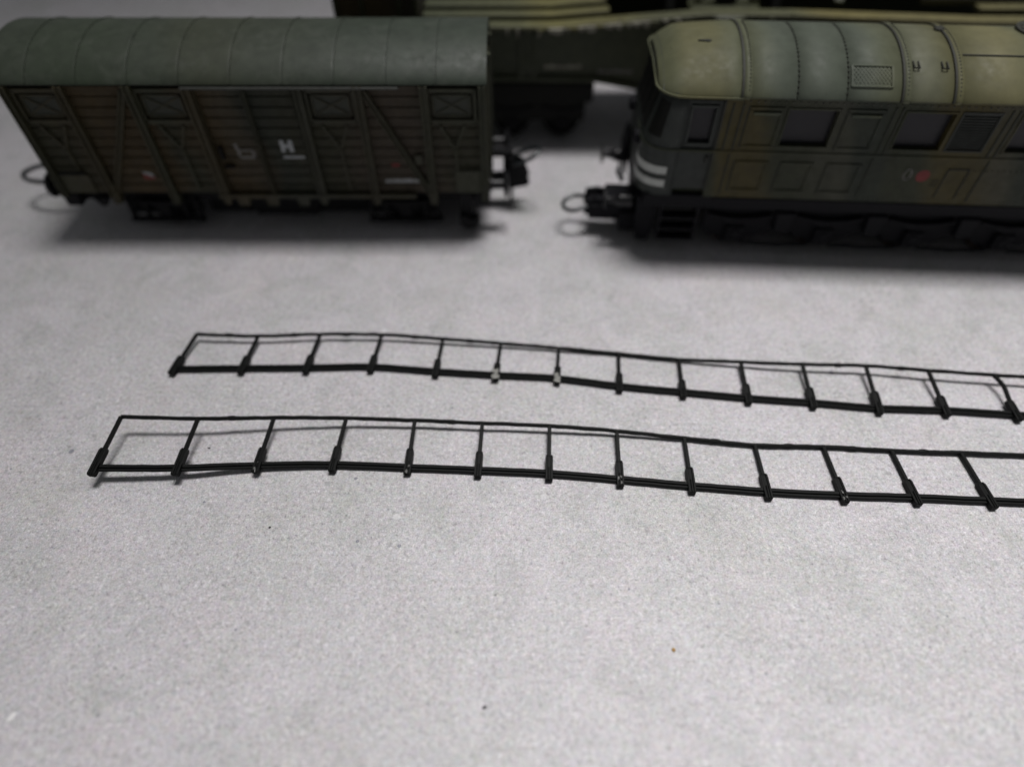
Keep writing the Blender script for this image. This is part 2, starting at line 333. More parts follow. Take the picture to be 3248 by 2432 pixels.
# ------------------------------------------------------------------ covered goods van
def build_van():
    cx, cy = -56.9, 149.3
    V = thing('goods_van', 'model covered goods van with ribbed grey-green roof and planked camouflage side', 'goods van', (cx, cy, 0))
    HL, HW, ZB, ZE = 51.3, 14.3, 12.2, 38.6
    yF = -HW
    def mb(): return MB()
    # inner body core
    m = mb(); m.box(-HL + .3, HL - .3, yF + 1.0, HW, ZB, ZE + 1.0); m.build('body_core', 'van_side', V)
    # roof, one part per sheet with raised seams
    def rz(y, e=ZE, h=5.9, hw=HW + .5): 
        q = max(0.0, 1 - (y / hw) ** 2); return e + h * q ** 0.72
    ys = [(-(HW + .5)) * math.cos(math.pi * k / 28) for k in range(29)]
    seams = [-HL - 1.9, -44.7, -34.1, -23.4, -12.7, -1.9, 9.0, 19.7, 30.6, 41.0, HL + .3]
    roof = None
    prof = [(y, rz(y)) for y in ys]
    inner = [(y * .955, rz(y) - .9 if abs(y) < HW else ZE - .25) for y in ys]
    for i, (a, b) in enumerate(zip(seams, seams[1:])):
        m = mb(); m.prism(prof + inner[::-1], 'x', a + .045, b - .045); m.f = m.f[2:]
        # end caps as quads
        n = len(prof); A0 = 0; B0 = 2 * n
        for k in range(n - 1):
            m.f.append([A0 + k, A0 + k + 1, A0 + 2 * n - 2 - k, A0 + 2 * n - 1 - k]); m.f.append([B0 + k, B0 + k + 1, B0 + 2 * n - 2 - k, B0 + 2 * n - 1 - k])
        m.build('roof_sheet', 'van_roof', V, smooth=True)
    m = mb()
    for k in range(28): pass
    m.grid([[(x, y * .975, rz(y) - .35) for y in ys] for x in (-HL, HL)]); m.build('roof_underlay', 'groove', V)
    for s in seams[1:-1]:
        m = mb(); m.sweep([(s - .3, y, rz(y) + .0) for y in ys[1:-1]], [(-.16, -.15), (.16, -.15), (.12, .07), (-.12, .07)], False, (1, 0, 0)); m.build('roof_seam', 'van_roof', V, smooth=True)
    # end walls with arched top (right end has boards and posts)
    for sx in (-1, 1):
        arch = [(y * .93, rz(y) - 1.2) for y in ys[2:-2]]
        m = mb(); m.prism([(-HW + .6, ZB - 1.0), (HW - .2, ZB - 1.0)] + arch[::-1], 'x', sx * (HL - .6), sx * (HL - .2)); m.build('end_wall', 'van_side', V)
        for k in range(11):
            o = plank('end_plank', 'van_side', V, (2 * HW - 2.4, .5, 2.22), (sx * (HL - .25), 0, 14.0 + k * 2.36)); o.rotation_euler = (0, 0, sx * math.pi / 2)
        for y in (-5.2, 5.2):
            mb().box(sx * HL - .1 if sx > 0 else sx * HL - .9, sx * HL + .9 if sx > 0 else sx * HL + .1, y - .7, y + .7, ZB - 1.5, 41).build('end_post', 'van_trim', V, bevel=.12)
    # side boards by bay
    posts = [-50.5, -38.6, -24.3, -11.6, 0.0, 11.3, 24.3, 38.1, 50.5]
    hatch_x = [(-48.8, -39.9), (-22.9, -13.3), (13.3, 22.6), (39.2, 48.6)]
    ph = 2.36
    for bi, (a, b) in enumerate(zip(posts, posts[1:])):
        for k in range(11):
            z = 13.2 + k * ph
            if bi in (0, 2, 5, 7) and z > 30.0: continue
            plank('plank', 'van_side', V, (round(b - a - .3, 3), .62, 2.26), ((a + b) / 2, yF + 1.0 + rnd.uniform(-.05, .05), z + .1))
    # posts (channel section) and diagonals
    def channel(x0, z0, x1, z1, wd, name, depth=.9):
        d = Vector((x1 - x0, 0, z1 - z0)).normalized(); n = Vector((d.z, 0, -d.x)) * (wd / 2)
        m = mb()
        for k, (ya, yb, f) in enumerate(((yF - depth + .45, yF + .75, 1.0),)):
            a0 = Vector((x0, 0, z0)); a1 = Vector((x1, 0, z1))
            for s0, s1, yy in ((-1.0, -.45, yF - depth), (.45, 1.0, yF - depth), (-.45, .45, yF - depth + .42)):
                q = [a0 + n * s0, a0 + n * s1, a1 + n * s1, a1 + n * s0]
                m.prism([(p.x, p.z) for p in q], 'y', yy, yF + .7)
        return m.build(name, 'van_trim', V, bevel=.08)
    for x in (-38.6, -24.3, 24.3, 38.1): channel(x, 9.8, x, ZE - .3, 1.7, 'side_post')
    for x in (-11.9, 11.5): channel(x, 12.0, x, ZE - .6, 1.9, 'door_post')
    for x in (-50.5, 50.5): channel(x, 10.4 if x > 0 else 11.6, x, ZE - .3, 1.5, 'corner_post')
    channel(-25.3, 37.2, -38.0, 12.3, 1.35, 'diagonal_brace', .7); channel(25.3, 37.2, 37.5, 12.3, 1.35, 'diagonal_brace', .7)
    # post feet
    for x in (-38.6, -24.3, 24.3, 38.1, 11.5, -11.9):
        mb().prism([(x - 1.25, 12.4), (x + 1.25, 12.4), (x + .9, 10.2), (x + .5, 9.4), (x - .5, 9.4), (x - .9, 10.2)], 'y', yF - .6, yF + 1.2).build('post_foot', 'van_trim', V, bevel=.1)
    # hatches with crossed bars, each in its frame, with the strap below
    for a, b in hatch_x:
        z0, z1 = 30.7, 36.7; c = (a + b) / 2
        m = mb()
        m.box(a - .4, b + .4, yF - .1, yF + 1.0, z1, z1 + .9); m.box(a - .4, b + .4, yF - .1, yF + 1.0, z0 - .9, z0); m.box(a - .7, a, yF - .1, yF + 1.0, z0 - .89, z1 + .89); m.box(b, b + .7, yF - .1, yF + 1.0, z0 - .89, z1 + .89)
        fr = m.build('hatch_frame', 'van_trim', V, bevel=.08)
        p = mb().box(a + .75, b - .75, yF + .45, yF + 1.05, z0 + .75, z1 - .75).build('hatch', 'hatch', V, bevel=.1)
        m = mb(); y = yF + .42
        m.bar((a + 1.3, y, z0 + 1.2), (b - 1.3, y, z1 - 1.2), .35, .35, (0, 1, 0)); m.build('cross_bar', 'van_trim', p)
        m = mb(); m.bar((a + 1.3, y - .02, z1 - 1.2), (b - 1.3, y - .02, z0 + 1.2), .35, .35, (0, 1, 0)); m.build('cross_bar', 'van_trim', p)
        m = mb()
        for q0, q1 in (((a + .75, z0 + .75), (b - .75, z0 + .75)), ((a + .75, z1 - .75), (b - .75, z1 - .75)), ((a + .75, z0 + .75), (a + .75, z1 - .75)), ((b - .75, z0 + .75), (b - .75, z1 - .75))):
            m.bar((q0[0], y, q0[1]), (q1[0], y, q1[1]), .4, .3, (0, 1, 0))
        m.build('hatch_rim', 'van_trim', p)
        m = mb(); y = yF + .12
        zj = 23.6
        m.bar((c - 2.9, y, 29.4), (c + .2, y, zj), .55, .45, (0, 1, 0)); m.bar((c + 2.6, y, 29.4), (c + .2, y, zj), .55, .45, (0, 1, 0)); m.bar((c + .2, y, zj + .3), (c + .4, y, 13.2), .55, .45, (0, 1, 0))
        m.build('hatch_strap', 'van_trim', V)
    # sliding door: centre bar, rails, latch
    channel(0.0, 12.4, -.2, 37.6, .9, 'door_bar', .75)
    for x in (-10.6, 10.3): channel(x, 12.6, x, 37.4, .6, 'door_edge', .5)
    mb().box(-12.8, 33.0, yF - .95, yF + .3, 37.75, 38.2).build('door_track', 'track', V, bevel=.12, label='pale worn door track under the eave')
    mb().box(-13.5, 34.0, yF - .9, yF + .9, 11.35, 12.35).build('lower_door_track', 'van_trim', V, bevel=.1)
    for x in (-8.0, -1.0, 6.5): mb().prism([(x - 1.6, 11.4), (x + 1.6, 11.4), (x + 1.2, 9.2), (x - 1.2, 9.2)], 'y', yF - .7, yF + .5).build('track_bracket', 'van_trim', V, bevel=.1)
    m = mb(); m.box(-9.4, -8.9, yF - .75, yF + .3, 21.5, 24.5); m.box(-9.5, -7.4, yF - .6, yF + .3, 19.2, 19.7); m.build('door_latch', 'under', V)
    # corner plates
    mb().box(43.6, 49.7, yF - .15, yF + .6, 12.4, 18.3).build('corner_plate', 'van_trim', V, bevel=.1)
    mb().box(-49.7, -42.6, yF - .15, yF + .6, 12.4, 17.2).build('corner_plate', 'van_trim', V, bevel=.1)
    m = mb(); m.tube([(-48.5, yF - .9, 18.2), (-42.4, yF - .9, 18.2)], .35, 6); m.build('grab_bar', 'under', V)
    mb().box(34.6, 36.4, yF - .4, yF + .5, 20.0, 22.4).build('label_clip', 'van_trim', V, bevel=.1)
    # lettering
    yl = yF + .33
    m = mb(); m.box(4.4, 5.3, yl - .05, yl + .1, 22.9, 25.7); m.box(6.3, 7.2, yl - .05, yl + .1, 22.9, 25.7); m.box(5.29, 6.31, yl - .05, yl + .1, 23.9, 24.7); m.build('lettering', 'white', V)
    mb().box(4.4, 9.3, yl - .05, yl + .1, 21.3, 21.85).build('lettering_line', 'white', V)
    m = mb()
    for a in ((-5.8, -5.2, 21.6, 23.9), (-5.3, -1.9, 21.2, 21.75), (-2.5, -1.9, 21.5, 23.2), (-5.2, -2.2, 23.1, 23.45)): m.box(a[0], a[1], yl - .05, yl + .1, a[2], a[3])
    m.box(-6.1, -5.4, yl - .06, yl + .1, 23.6, 24.9); m.build('lettering_mark', 'white_faint', V)
    m = mb().prism([(-29.8, 17.8), (-27.9, 17.5), (-27.3, 16.4), (-29.7, 17.4)], 'y', yl - .05, yl + .1); m.build('white_label', 'white', V)
    m = mb().prism([(-29.9, 17.3), (-27.4, 16.3), (-27.3, 15.9), (-29.9, 15.9)], 'y', yl - .06, yl + .1); m.build('red_label', 'red', V)
    mb().box(29.0, 30.8, yl - .05, yl + .1, 19.2, 19.9).build('red_label', 'red', V)
    m = mb(); x = 27.0
    while x < 35.2:
        wd = rnd.uniform(.25, .7); m.box(x, x + wd, yl - .05, yl + .1, 15.0 + rnd.uniform(-.05, .05), 15.9 + rnd.uniform(-.15, .1)); x += wd + rnd.uniform(.08, .2)
    m.build('lettering_row', 'white', V)
    # underframe
    mb().box(-HL + 1.5, HL - 1.5, yF + 3.0, yF + 4.6, 8.6, 12.3).build('sole_bar', 'under', V, bevel=.15)
    mb().box(-HL + 1.5, HL - 1.5, -yF - 4.6, -yF - 3.0, 8.6, 12.3).build('sole_bar', 'under', V, bevel=.15)
    mb().box(-HL + 2, HL - 2, yF + 4.7, -yF - 4.7, 10.0, 12.1).build('floor_pan', 'under', V)
    for sx in (-1, 1):
        mb().box(min(sx * 48, sx * (HL + .2)), max(sx * 48, sx * (HL + .2)), -14.5, 14.5, 8.8, 12.15).build('headstock', 'under', V, bevel=.2)
    # wheels, axle boxes with leaf springs
    for wx in (-29.5, 30.5):
        ax = mb().lathe((wx, -11.5, 6.0), (0, 1, 0), [(0, .9), (23, .9)], 10).build('axle', 'under', V, smooth=True)
        for sy in (-1, 1):
            wh = mb().lathe((wx, sy * 9.6, 6.0), (0, -sy, 0), [(0, 4.4), (0.2, 5.3), (1.9, 5.3), (1.9, 6.0), (2.6, 6.0)], 32).build('wheel', 'under', V, smooth=True)
            mb().lathe((wx, sy * 9.55, 6.0), (0, sy, 0), [(0, 4.3), (.25, 4.2), (.25, 1.3), (.8, 1.1)], 20).build('wheel_disc', 'under', wh, smooth=True)
            yo = sy * 11.6
            m = mb(); m.prism([(wx - 4.2, 9.4), (wx - 1.6, 4.2), (wx + 1.6, 4.2), (wx + 4.2, 9.4), (wx + 2.2, 9.4), (wx + 1.2, 7.2), (wx - 1.2, 7.2), (wx - 2.2, 9.4)], 'y', yo - .3, yo + .3); m.build('axle_guard', 'under', V)
            m = mb(); m.box(wx - 1.5, wx + 1.5, yo + (-1.4 if sy < 0 else .3), yo + (-.3 if sy < 0 else 1.4), 4.6, 7.6); m.build('axle_box', 'under', V, bevel=.25)
            for k, (hl, zz) in enumerate(((7.0, 9.2), (5.4, 8.75), (3.6, 8.3))):
                pts = [(wx + u * hl, yo + sy * .9, zz - .5 * (1 - u * u)) for u in (-1, -.6, -.2, .2, .6, 1)]
                mb().sweep(pts, [(-.55, -.2), (.55, -.2), (.55, .2), (-.55, .2)]).build('leaf_spring', 'under', V)
    m = mb(); m.prism([(-9.5, 10), (9.8, 10), (7.6, 3.6), (-7.6, 3.6)], 'y', -10.4, -9.4); m.build('brake_hanger', 'under', V)
    m = mb(); m.lathe((-3.5, -6.5, 7.4), (1, 0, 0), [(0, 1.9), (.4, 2.2), (7.2, 2.2), (7.6, 1.9)], 16); m.build('brake_cylinder', 'under', V, smooth=True)
    for wx in (-29.5, 30.5):
        mb().box(wx - 9.5, wx + 9.0, -12.9, -11.5, 3.0, 3.9).build('footboard', 'under', V, bevel=.1)
        for dx in (-8.6, -4.8, 4.8, 8.2): mb().box(wx + dx - .5, wx + dx + .5, -12.4, -11.6, 3.8, 9.0).build('footboard_hanger', 'under', V)
        mb().box(wx - 8.6, wx + 8.2, -10.8, -9.9, 4.4, 10.2).build('brake_rigging', 'under', V)
    mb().box(-19.5, 20.5, -9.0, 9.0, 3.4, 10.3).build('chassis_light_block', 'under', V, bevel=.3)  # added block below the floor, keeps light from behind out
    # footsteps
    m = mb(); m.box(44.3, 47.3, yF + .2, yF + 1.0, 3.4, 12.0); m.prism([(44.0, 6.4), (45.6, 6.4), (46.6, 5.4), (48.4, 6.0), (49.0, 4.6), (48.0, 2.6), (45.3, 2.4), (44.0, 4.0)], 'y', yF - 1.0, yF + 1.6); m.build('footstep', 'under', V, bevel=.2)
    m = mb(); m.box(-44.5, -43.8, yF + 1.2, yF + 1.8, 8.4, 12); m.prism([(-45.3, 10.5), (-41.2, 10.5), (-42.6, 8.2), (-43.9, 8.2)], 'y', yF + .6, yF + 1.8); m.build('footstep', 'under', V, bevel=.15)
    # buffers
    for sx in (-1, 1):
        for sy in (-1, 1):
            b = mb().lathe((sx * (HL - 1), sy * 10, 12.0), (sx, 0, 0), [(0, 1.7), (1.6, 1.7), (1.8, 1.25), (4.6, 1.2)], 16).build('buffer', 'buffer', V, smooth=True)
            mb().lathe((sx * (HL + 3.4), sy * 10, 12.0), (sx, 0, 0), [(0, .8), (.3, 2.9), (.8, 3.15), (1.3, 2.8), (1.5, 1.2)], 20).build('buffer_head', 'buffer', b, smooth=True)
    # couplers
    for sx in (-1, 1):
        m = mb(); e = sx * HL
        def X(d): return e + sx * d
        m.prism([(X(-4), -1.6), (X(5.5), -2.4), (X(5.5), 2.4), (X(-4), 1.6)], 'z', 6.6, 8.2)
        if sx > 0:
            m.prism([(X(3.2), 6.2), (X(5.4), 5.6), (X(9.6), 6.4), (X(10.2), 7.4), (X(8.6), 12.0), (X(7.2), 12.5), (X(3.6), 10.4)], 'y', -2.2, -1.5)
            m.prism([(X(3.2), 6.2), (X(5.4), 5.6), (X(9.6), 6.4), (X(10.2), 7.4), (X(8.6), 12.0), (X(7.2), 12.5), (X(3.6), 10.4)], 'y', 1.5, 2.2)
            m.box(X(3.4), X(8.4), -1.6, 1.6, 7.2, 8.6); m.box(X(5.0), X(5.9), -3.0, -2.0, 2.4, 14.6); m.box(X(.4), X(6), -1.2, 1.2, 14.0, 15.3)
            m.box(X(3.4), X(5.2), -1.3, 1.3, 8, 15)
        else:
            m.box(min(X(0), X(6)), max(X(0), X(6)), -1.8, 1.8, 6.0, 9.4)
        c = m.build('coupler', 'under', V, bevel=.15)
        m = mb()
        if sx > 0: coupler_loop(m, (X(5.0), -.4, 12.2), 1, 5.2, 7.6, 3.4, .5)
        else: coupler_loop(m, (X(3.0), 1.2, 8.6), -1, 9.2, 16.2, -.6, .6)
        m.build('coupling_loop', 'wire', c, smooth=True)
    return V
build_van()

# ------------------------------------------------------------------ locomotive
def build_loco():
    th = -math.atan(0.056)
    CX, CY = 90.0, 15.0                    # local centre; local y = 0 is the near side
    wx = CX * math.cos(th) - CY * math.sin(th); wy = 129.0 + CX * math.sin(th) + CY * math.cos(th)
    L = thing('locomotive', 'model diesel locomotive in green and ochre camouflage with riveted rounded roof', 'locomotive', (wx, wy, 0), th)
    mb = lambda: MB((CX, CY, 0))
    XF, XB, W = 28.1, 152.0, 30.0
    ZB, ZE = 17.0, 39.9
    # plan outline: nose with rounded corners
    def plan(off=0.0, xf=XF, rc=5.6, n=7):
        pts = []
        for k in range(n + 1):
            a = math.pi / 2 * k / n
            pts.append((xf + rc - (rc - off) * math.sin(a) if False else xf + off + (rc - off) * (1 - math.sin(a)), off + (rc - off) * (1 - math.cos(a))))
        return pts                          # from near side (x=xf+rc,y=0) to the front (x=xf,y=rc)
    def nose_pts(z, off=0.0):
        rake = max(0.0, (z - 28.5) / 11.0) * 2.6
        base = plan(off)
        near = [(x + rake * max(0.0, 1 - (x - XF) / 6.2), y) for x, y in base]
        far = [(x, W - y) for x, y in near[::-1]]
        return near + far
    zs = [ZB, 19.0, 24, 28.0, 28.35, 30, 33, 36.5, ZE + .5]
    m = mb()
    rows = []
    for z in zs: rows.append([(36.0, .0, z)] + [(x, y, z) for x, y in nose_pts(z)] + [(36.0, W, z)])
    m.grid(rows); m.build('nose', 'loco_nose', L, smooth=True, solid=.6)
    # belt moulding around the nose and along the side
    m = mb(); bp = [(x, y, 28.15) for x, y in plan()]
    m.sweep([(150, 0, 28.15), (36, 0, 28.15)] + bp + [(XF, 12, 28.15)], [(-.22, -.32), (.22, -.32), (.22, .32), (-.22, .32)]); m.build('belt_moulding', 'loco_side', L, bevel=.08)
    # near side wall with openings
    wins = [(56.2, 66.0), (79.4, 89.0), (102.3, 112.0), (125.0, 134.6)]
    louv = [(90.5, 97.6), (113.5, 120.6), (136, 143)]
    holes = [(a, b, 29.9, 37.7) for a, b in wins] + [(a, b, 30.0, 37.8) for a, b in louv]
    m = mb(); wall_with_holes(m, 43.2, XB, ZB, ZE, holes, 0.0, 1.6); m.build('side_wall', 'loco_side', L)
    mb().box(36.2, XB, 1.62, W, ZB, ZE + .4).build('body_core', 'loco_side', L)
    for a, b in wins:
        p = mb().box(a - .3, b + .3, 1.15, 1.55, 29.7, 37.9).build('window', 'pane', L)
        m = mb()
        for q in ((a - .45, b + .45, 37.7, 38.15), (a - .45, b + .45, 29.45, 29.9), (a - .45, a, 29.91, 37.69), (b, b + .45, 29.91, 37.69)): m.box(q[0], q[1], -.22, .25, q[2], q[3])
        m.build('window_frame', 'loco_side', p, bevel=.06)
    for a, b in louv:
        fr = mb(); 
        for q in ((a - .4, b + .4, 37.8, 38.2), (a - .4, b + .4, 29.6, 30.0), (a - .4, a, 30.01, 37.79), (b, b + .4, 30.01, 37.79)): fr.box(q[0], q[1], -.2, .25, q[2], q[3])
        lo = fr.build('louvre', 'loco_nose', L, bevel=.06)
        for k in range(13):
            z = 30.3 + k * .59
            m = mb(); m.prism([(.6, z), (.0, z + .08), (-.05, z + .32), (.6, z + .62)], 'x', a + .02, b - .02); m.build('slat', 'loco_nose', lo)
    # recessed panels (frame, sunk field, pale upper lip)
    def panel(a, b, z0, z1, lip=True):
        m = mb(); f = .7
        for q in ((a, b, z1 - f, z1), (a, b, z0, z0 + f), (a, a + f, z0 + f + .01, z1 - f - .01), (b - f, b, z0 + f + .01, z1 - f - .01)): m.box(q[0], q[1], -.26, .2, q[2], q[3])
        p = m.build('panel', 'loco_side', L, bevel=.12)
        m = mb(); m.bar((a - .16, .06, z0), (a - .16, .06, z1), .3, .3, (0, 1, 0)); m.build('panel_gap', 'seam', p)
        if lip: mb().box(a + .9, b - .7, -.5, .1, z1 - 1.6, z1 - 1.05).build('panel_lip', 'loco_roof', p, bevel=.1)
        
    panel(48.2, 55.2, 29.2, 38.2); panel(67.8, 75.2, 29.2, 38.2)
    for a, b in ((48.2, 55.4), (57.9, 65.0), (67.8, 75.2), (113, 121), (124, 132)): panel(a, b, 18.7, 26.2, False)
    for x in (44.8, 46.8, 76.9, 78.3, 99.6, 101.0, 122.8): 
        m = mb(); m.bar((x, -.05, 28.6), (x, -.05, 38.7), .32, .3, (0, 1, 0)); m.build('panel_line', 'seam', L)
    for x in (46.6, 76.8, 100.8):
        m = mb(); m.bar((x, -.05, 18.0), (x, -.05, 27.6), .28, .3, (0, 1, 0)); m.build('panel_line', 'seam', L)
    # small door flap low on the side
    m = mb()
    for q in (((93.5, 18.6), (93.5, 25.6)), ((97.9, 18.6), (97.9, 25.6)), ((93.5, 25.6), (97.9, 25.6))): m.bar((q[0][0], -.05, q[0][1]), (q[1][0], -.05, q[1][1]), .26, .26, (0, 1, 0))
    m.build('flap_outline', 'groove', L)
    # cab door
    d = mb(); wall_with_holes(d, 35.7, 42.9, 18.8, 38.9, [(37.1, 41.6, 29.9, 37.5)], 0.35, 1.3); door = d.build('cab_door', 'loco_nose', L)
    mb().box(36.9, 41.8, 1.1, 1.4, 29.7, 37.7).build('window', 'pane', door)
    m = mb()
    for q in ((36.5, 42.2, 37.5, 38.1), (36.5, 42.2, 29.2, 29.9), (36.5, 37.1, 29.91, 37.49), (41.6, 42.2, 29.91, 37.49)): m.box(q[0], q[1], .0, .5, q[2], q[3])
    m.build('window_frame', 'loco_nose', door, bevel=.08)
    mb().box(41.7, 42.2, -.2, .4, 25.3, 26.9).build('door_handle', 'groove', door)
    m = mb(); m.box(42.9, 43.35, -.1, 1.2, 18.6, 39.2); m.build('door_post', 'groove', L)
    m = mb(); m.box(35.2, 35.65, .02, 1.2, 18.6, 39.2); m.build('door_post', 'loco_nose', L)
    # front windows and front wall details
    for ya, yb in ((5.4, 9.3), (10.6, 14.4), (15.6, 19.4), (20.6, 24.4)):
        mb().prism([(XF + .45 - .18, 30.4), (XF + 1.0, 30.4), (XF + 2.8, 38.4), (XF + 2.3 - .18, 38.4)], 'y', ya, yb).build('front_window', 'gun_dark', L)
    cw = [(x - .1, y - .1) for x, y in plan()][2:6]
    m = mb(); m.grid([[(x + (.45 if z < 35 else 2.3) * max(0, 1 - (x - XF) / 6.2), y, z) for x, y in cw] for z in (30.6, 38.2)]); m.build('corner_window', 'gun_dark', L, smooth=True)
    # white marking bars wrapping round the near corner
    for z0, z1 in ((22.3, 24.1), (19.2, 20.9)):
        arc = [(34.0, -.06)] + [(x - .06, y - .06) for x, y in plan()] + [(XF - .06, 7.4)]
        m = mb(); m.grid([[(x, y, z) for x, y in arc] for z in (z0, z1)]); m.build('white_bar', 'stripe', L, smooth=True, label='off-white marking bar wrapping round the nose corner')
    # front details: lamp, pipes, far steps
    m = mb(); m.lathe((XF + .4, 7.5, 27.0), (-1, 0, 0), [(0, 1.6), (1.6, 1.5), (1.8, 1.2)], 16); m.build('headlamp', 'loco_frame', L, smooth=True)
    m = mb(); m.lathe((XF + .4, 22.5, 27.0), (-1, 0, 0), [(0, 1.6), (1.6, 1.5), (1.8, 1.2)], 16); m.build('headlamp', 'loco_frame', L, smooth=True)
    # roof: panels, straps, rivets
    hw = 15.4
    def rz(y, x=60.0):
        q = max(0.0, 1 - ((y - 15.0) / hw) ** 2); z = ZE + 7.2 * q ** 0.72
        if x < 46:
            k = (46 - x) / 17.0; z = ZE + (z - ZE) * (1 - .42 * k ** 2.2)
        return z
    ys = [15.0 - hw * math.cos(math.pi * k / 32) for k in range(33)]
    cuts = [46.3, 56.6, 66.2, 76.7, 86.7, 108.5, 120, 132, XB + .5]
    for a, b in zip(cuts, cuts[1:]):
        m = mb(); n = 3
        m.grid([[(x, y, rz(y)) for y in ys] for x in (a + .1, (a + b) / 2, b - .1)])
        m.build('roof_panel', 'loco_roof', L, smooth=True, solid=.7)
    # nose roof: plan narrows round the corners, edge lip
    rows = []
    xs = [29.6, 29.8, 30.2, 30.9, 32.0, 33.6, 35.4, 38, 41, 44, 46.2]
    for x in xs:
        q = min(1.0, (x - 29.55) / 5.6); inset = 5.8 * (1 - math.sqrt(max(0.0, 1 - (1 - q) ** 2)))
        row = []
        for y in ys:
            yy = 15.0 + (y - 15.0) * (hw - inset) / hw
            f = (y - 15.0) / hw
            z = ZE + 7.2 * max(0.0, 1 - f * f) ** 0.72
            k = max(0.0, (46 - x) / 17.5); hgt = 1 - .26 * k ** 1.4 - .46 * max(0.0, (34.0 - x) / 4.4) ** 1.3
            row.append((x, yy, ZE + (z - ZE) * max(hgt, .2)))
        rows.append(row)
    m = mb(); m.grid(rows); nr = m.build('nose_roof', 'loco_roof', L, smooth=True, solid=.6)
    fx = [(r[0][0], r[0][1]) for r in rows]
    arch = [(y, z - .25) for x, y, z in rows[3][1:-1]]
    m = mb(); m.prism([(arch[0][0], ZE - .6), (arch[-1][0], ZE - .6)] + arch[::-1], 'x', 30.6, 31.1); m.build('front_fascia', 'loco_nose', nr)
    lip = [(46.2, -.45, ZE - .05)] + [(x - .15, y - .1, ZE - .05) for x, y in fx[::-1]] + [(29.4, 15.0, ZE + .9)] + [(x - .15, W - y + .1, ZE - .05) for x, y in fx]
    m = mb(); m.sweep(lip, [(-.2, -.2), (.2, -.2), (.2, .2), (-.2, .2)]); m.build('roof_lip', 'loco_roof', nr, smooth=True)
    # front visor plate under the nose roof
    x, y, ln = 38.6, 10.6, 1.5; z = rz(y, x) - .1
    m = mb(); m.prism([(x - ln, y + .25), (x + ln * .6, y - .4), (x + ln, y + .1), (x + ln * .6, y + .7)], 'z', z - .6, z + .3); m.build('roof_vent', 'groove', L, bevel=.15)
    m = mb(); z = rz(11.5, 33.5) - 1.3
    m.grid([[(31.4, 11.8, z - .8), (32.2, 11.6, z + .75), (34.6, 11.7, z + 1.25), (37.4, 12.0, z + 1.2)], [(31.6, 9.6, z - 1.2), (32.4, 9.9, z + .3), (34.8, 10.3, z + 1.0), (37.4, 11.0, z + 1.1)], [(32.2, 8.6, z - 1.7), (33.2, 8.9, z - .9), (35.0, 9.6, z + .3), (37.4, 10.4, z + .8)]])
    m.build('lamp_fairing', 'loco_roof', L, smooth=True, solid=.4)
    for x, wd, deep in ((46.3, 1.5, 0), (76.8, 1.3, 1), (86.8, 1.3, 1)):
        m = mb(); m.sweep([(x + (1.0 if deep else .6), y, rz(y) + .05) for y in ys[0:]], [(-wd / 2, -.12), (wd / 2, -.12), (wd / 2, .2), (-wd / 2, .2)], False, (1, 0, 0)) if False else None
        rib = [(x + (1.0 if deep else .5), y, rz(y)) for y in ys]
        m = mb(); m.grid([[(q[0] + u, q[1] + (q[1] - 15.0) * .012, q[2] + .22 if 0 < i < 32 else q[2] - .1) for i, q in enumerate(rib)] for u in (-wd / 2, wd / 2)]); st = m.build('roof_strap', 'loco_roof', L, smooth=True, solid=.35)
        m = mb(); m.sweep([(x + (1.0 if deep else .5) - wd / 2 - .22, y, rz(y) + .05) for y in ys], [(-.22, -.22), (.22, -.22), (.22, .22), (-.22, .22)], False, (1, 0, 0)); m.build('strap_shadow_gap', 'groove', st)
    # rivets along straps and under the eave (too fine to pick apart)
    def rivets(pts, name='rivet_row', mat='rivet', r=.2):
        m = mb()
        for q, nrm in pts:
            m.lathe(Vector(q) - Vector(nrm) * .1, nrm, [(0, r), (.22, r * .9), (.32, r * .45)], 6)
        return m.build(name, mat, L, kind='stuff', smooth=True)
    def roof_norm(y):
        e = .05; d = Vector((0, 2 * e, rz(y + e) - rz(y - e))); return Vector((0, -d.z, d.y)).normalized()
    def arc_ys(step):
        out = []; acc = 0; prev = None
        y = .25
        while y < 19:
            c = Vector((0, y, rz(y)))
            if prev is None or (c - prev).length > step: out.append(y); prev = c
            y += .05
        return out
    for x in (47.1, 77.8, 87.8): rivets([((x, y, rz(y) + .2), roof_norm(y)) for y in arc_ys(.75)], mat='groove', r=.2)
    for x in (56.6, 66.2): rivets([((x, y, rz(y)), roof_norm(y)) for y in arc_ys(1.05)], mat='groove', r=.24)
    for x in (108.5, 120.0): rivets([((x, y, rz(y)), roof_norm(y)) for y in arc_ys(1.3)], mat='groove', r=.22)
    rivets([((46.5 + k * 1.42, 0.0, 39.15), (0, -1, 0)) for k in range(74)], r=.17)
    rivets([((78 + k * 1.1, 0.0, 17.9), (0, -1, 0)) for k in range(66)], r=.12)
    rivets([((93.9 + k * 1.25, 0.0, 25.4), (0, -1, 0)) for k in range(20)], mat='groove', r=.14)
    # roof grille with diamond mesh
    ga, gb = 66.9, 74.7
    gy = [1.15, 2.0, 2.9, 3.8, 4.65]
    m = mb()
    edge = .02
    m.sweep([(ga, y, rz(y) + edge) for y in gy], [(-.25, -.2), (.25, -.2), (.25, .2), (-.25, .2)], False, (1, 0, 0)); m.sweep([(gb, y, rz(y) + edge) for y in gy], [(-.25, -.2), (.25, -.2), (.25, .2), (-.25, .2)], False, (1, 0, 0))
    for y in (gy[0], gy[-1]): m.sweep([(ga, y, rz(y) + edge), (gb, y, rz(y) + edge)], [(-.25, -.2), (.25, -.2), (.25, .2), (-.25, .2)])
    gr = m.build('roof_grille', 'loco_roof', L)
    m = mb()
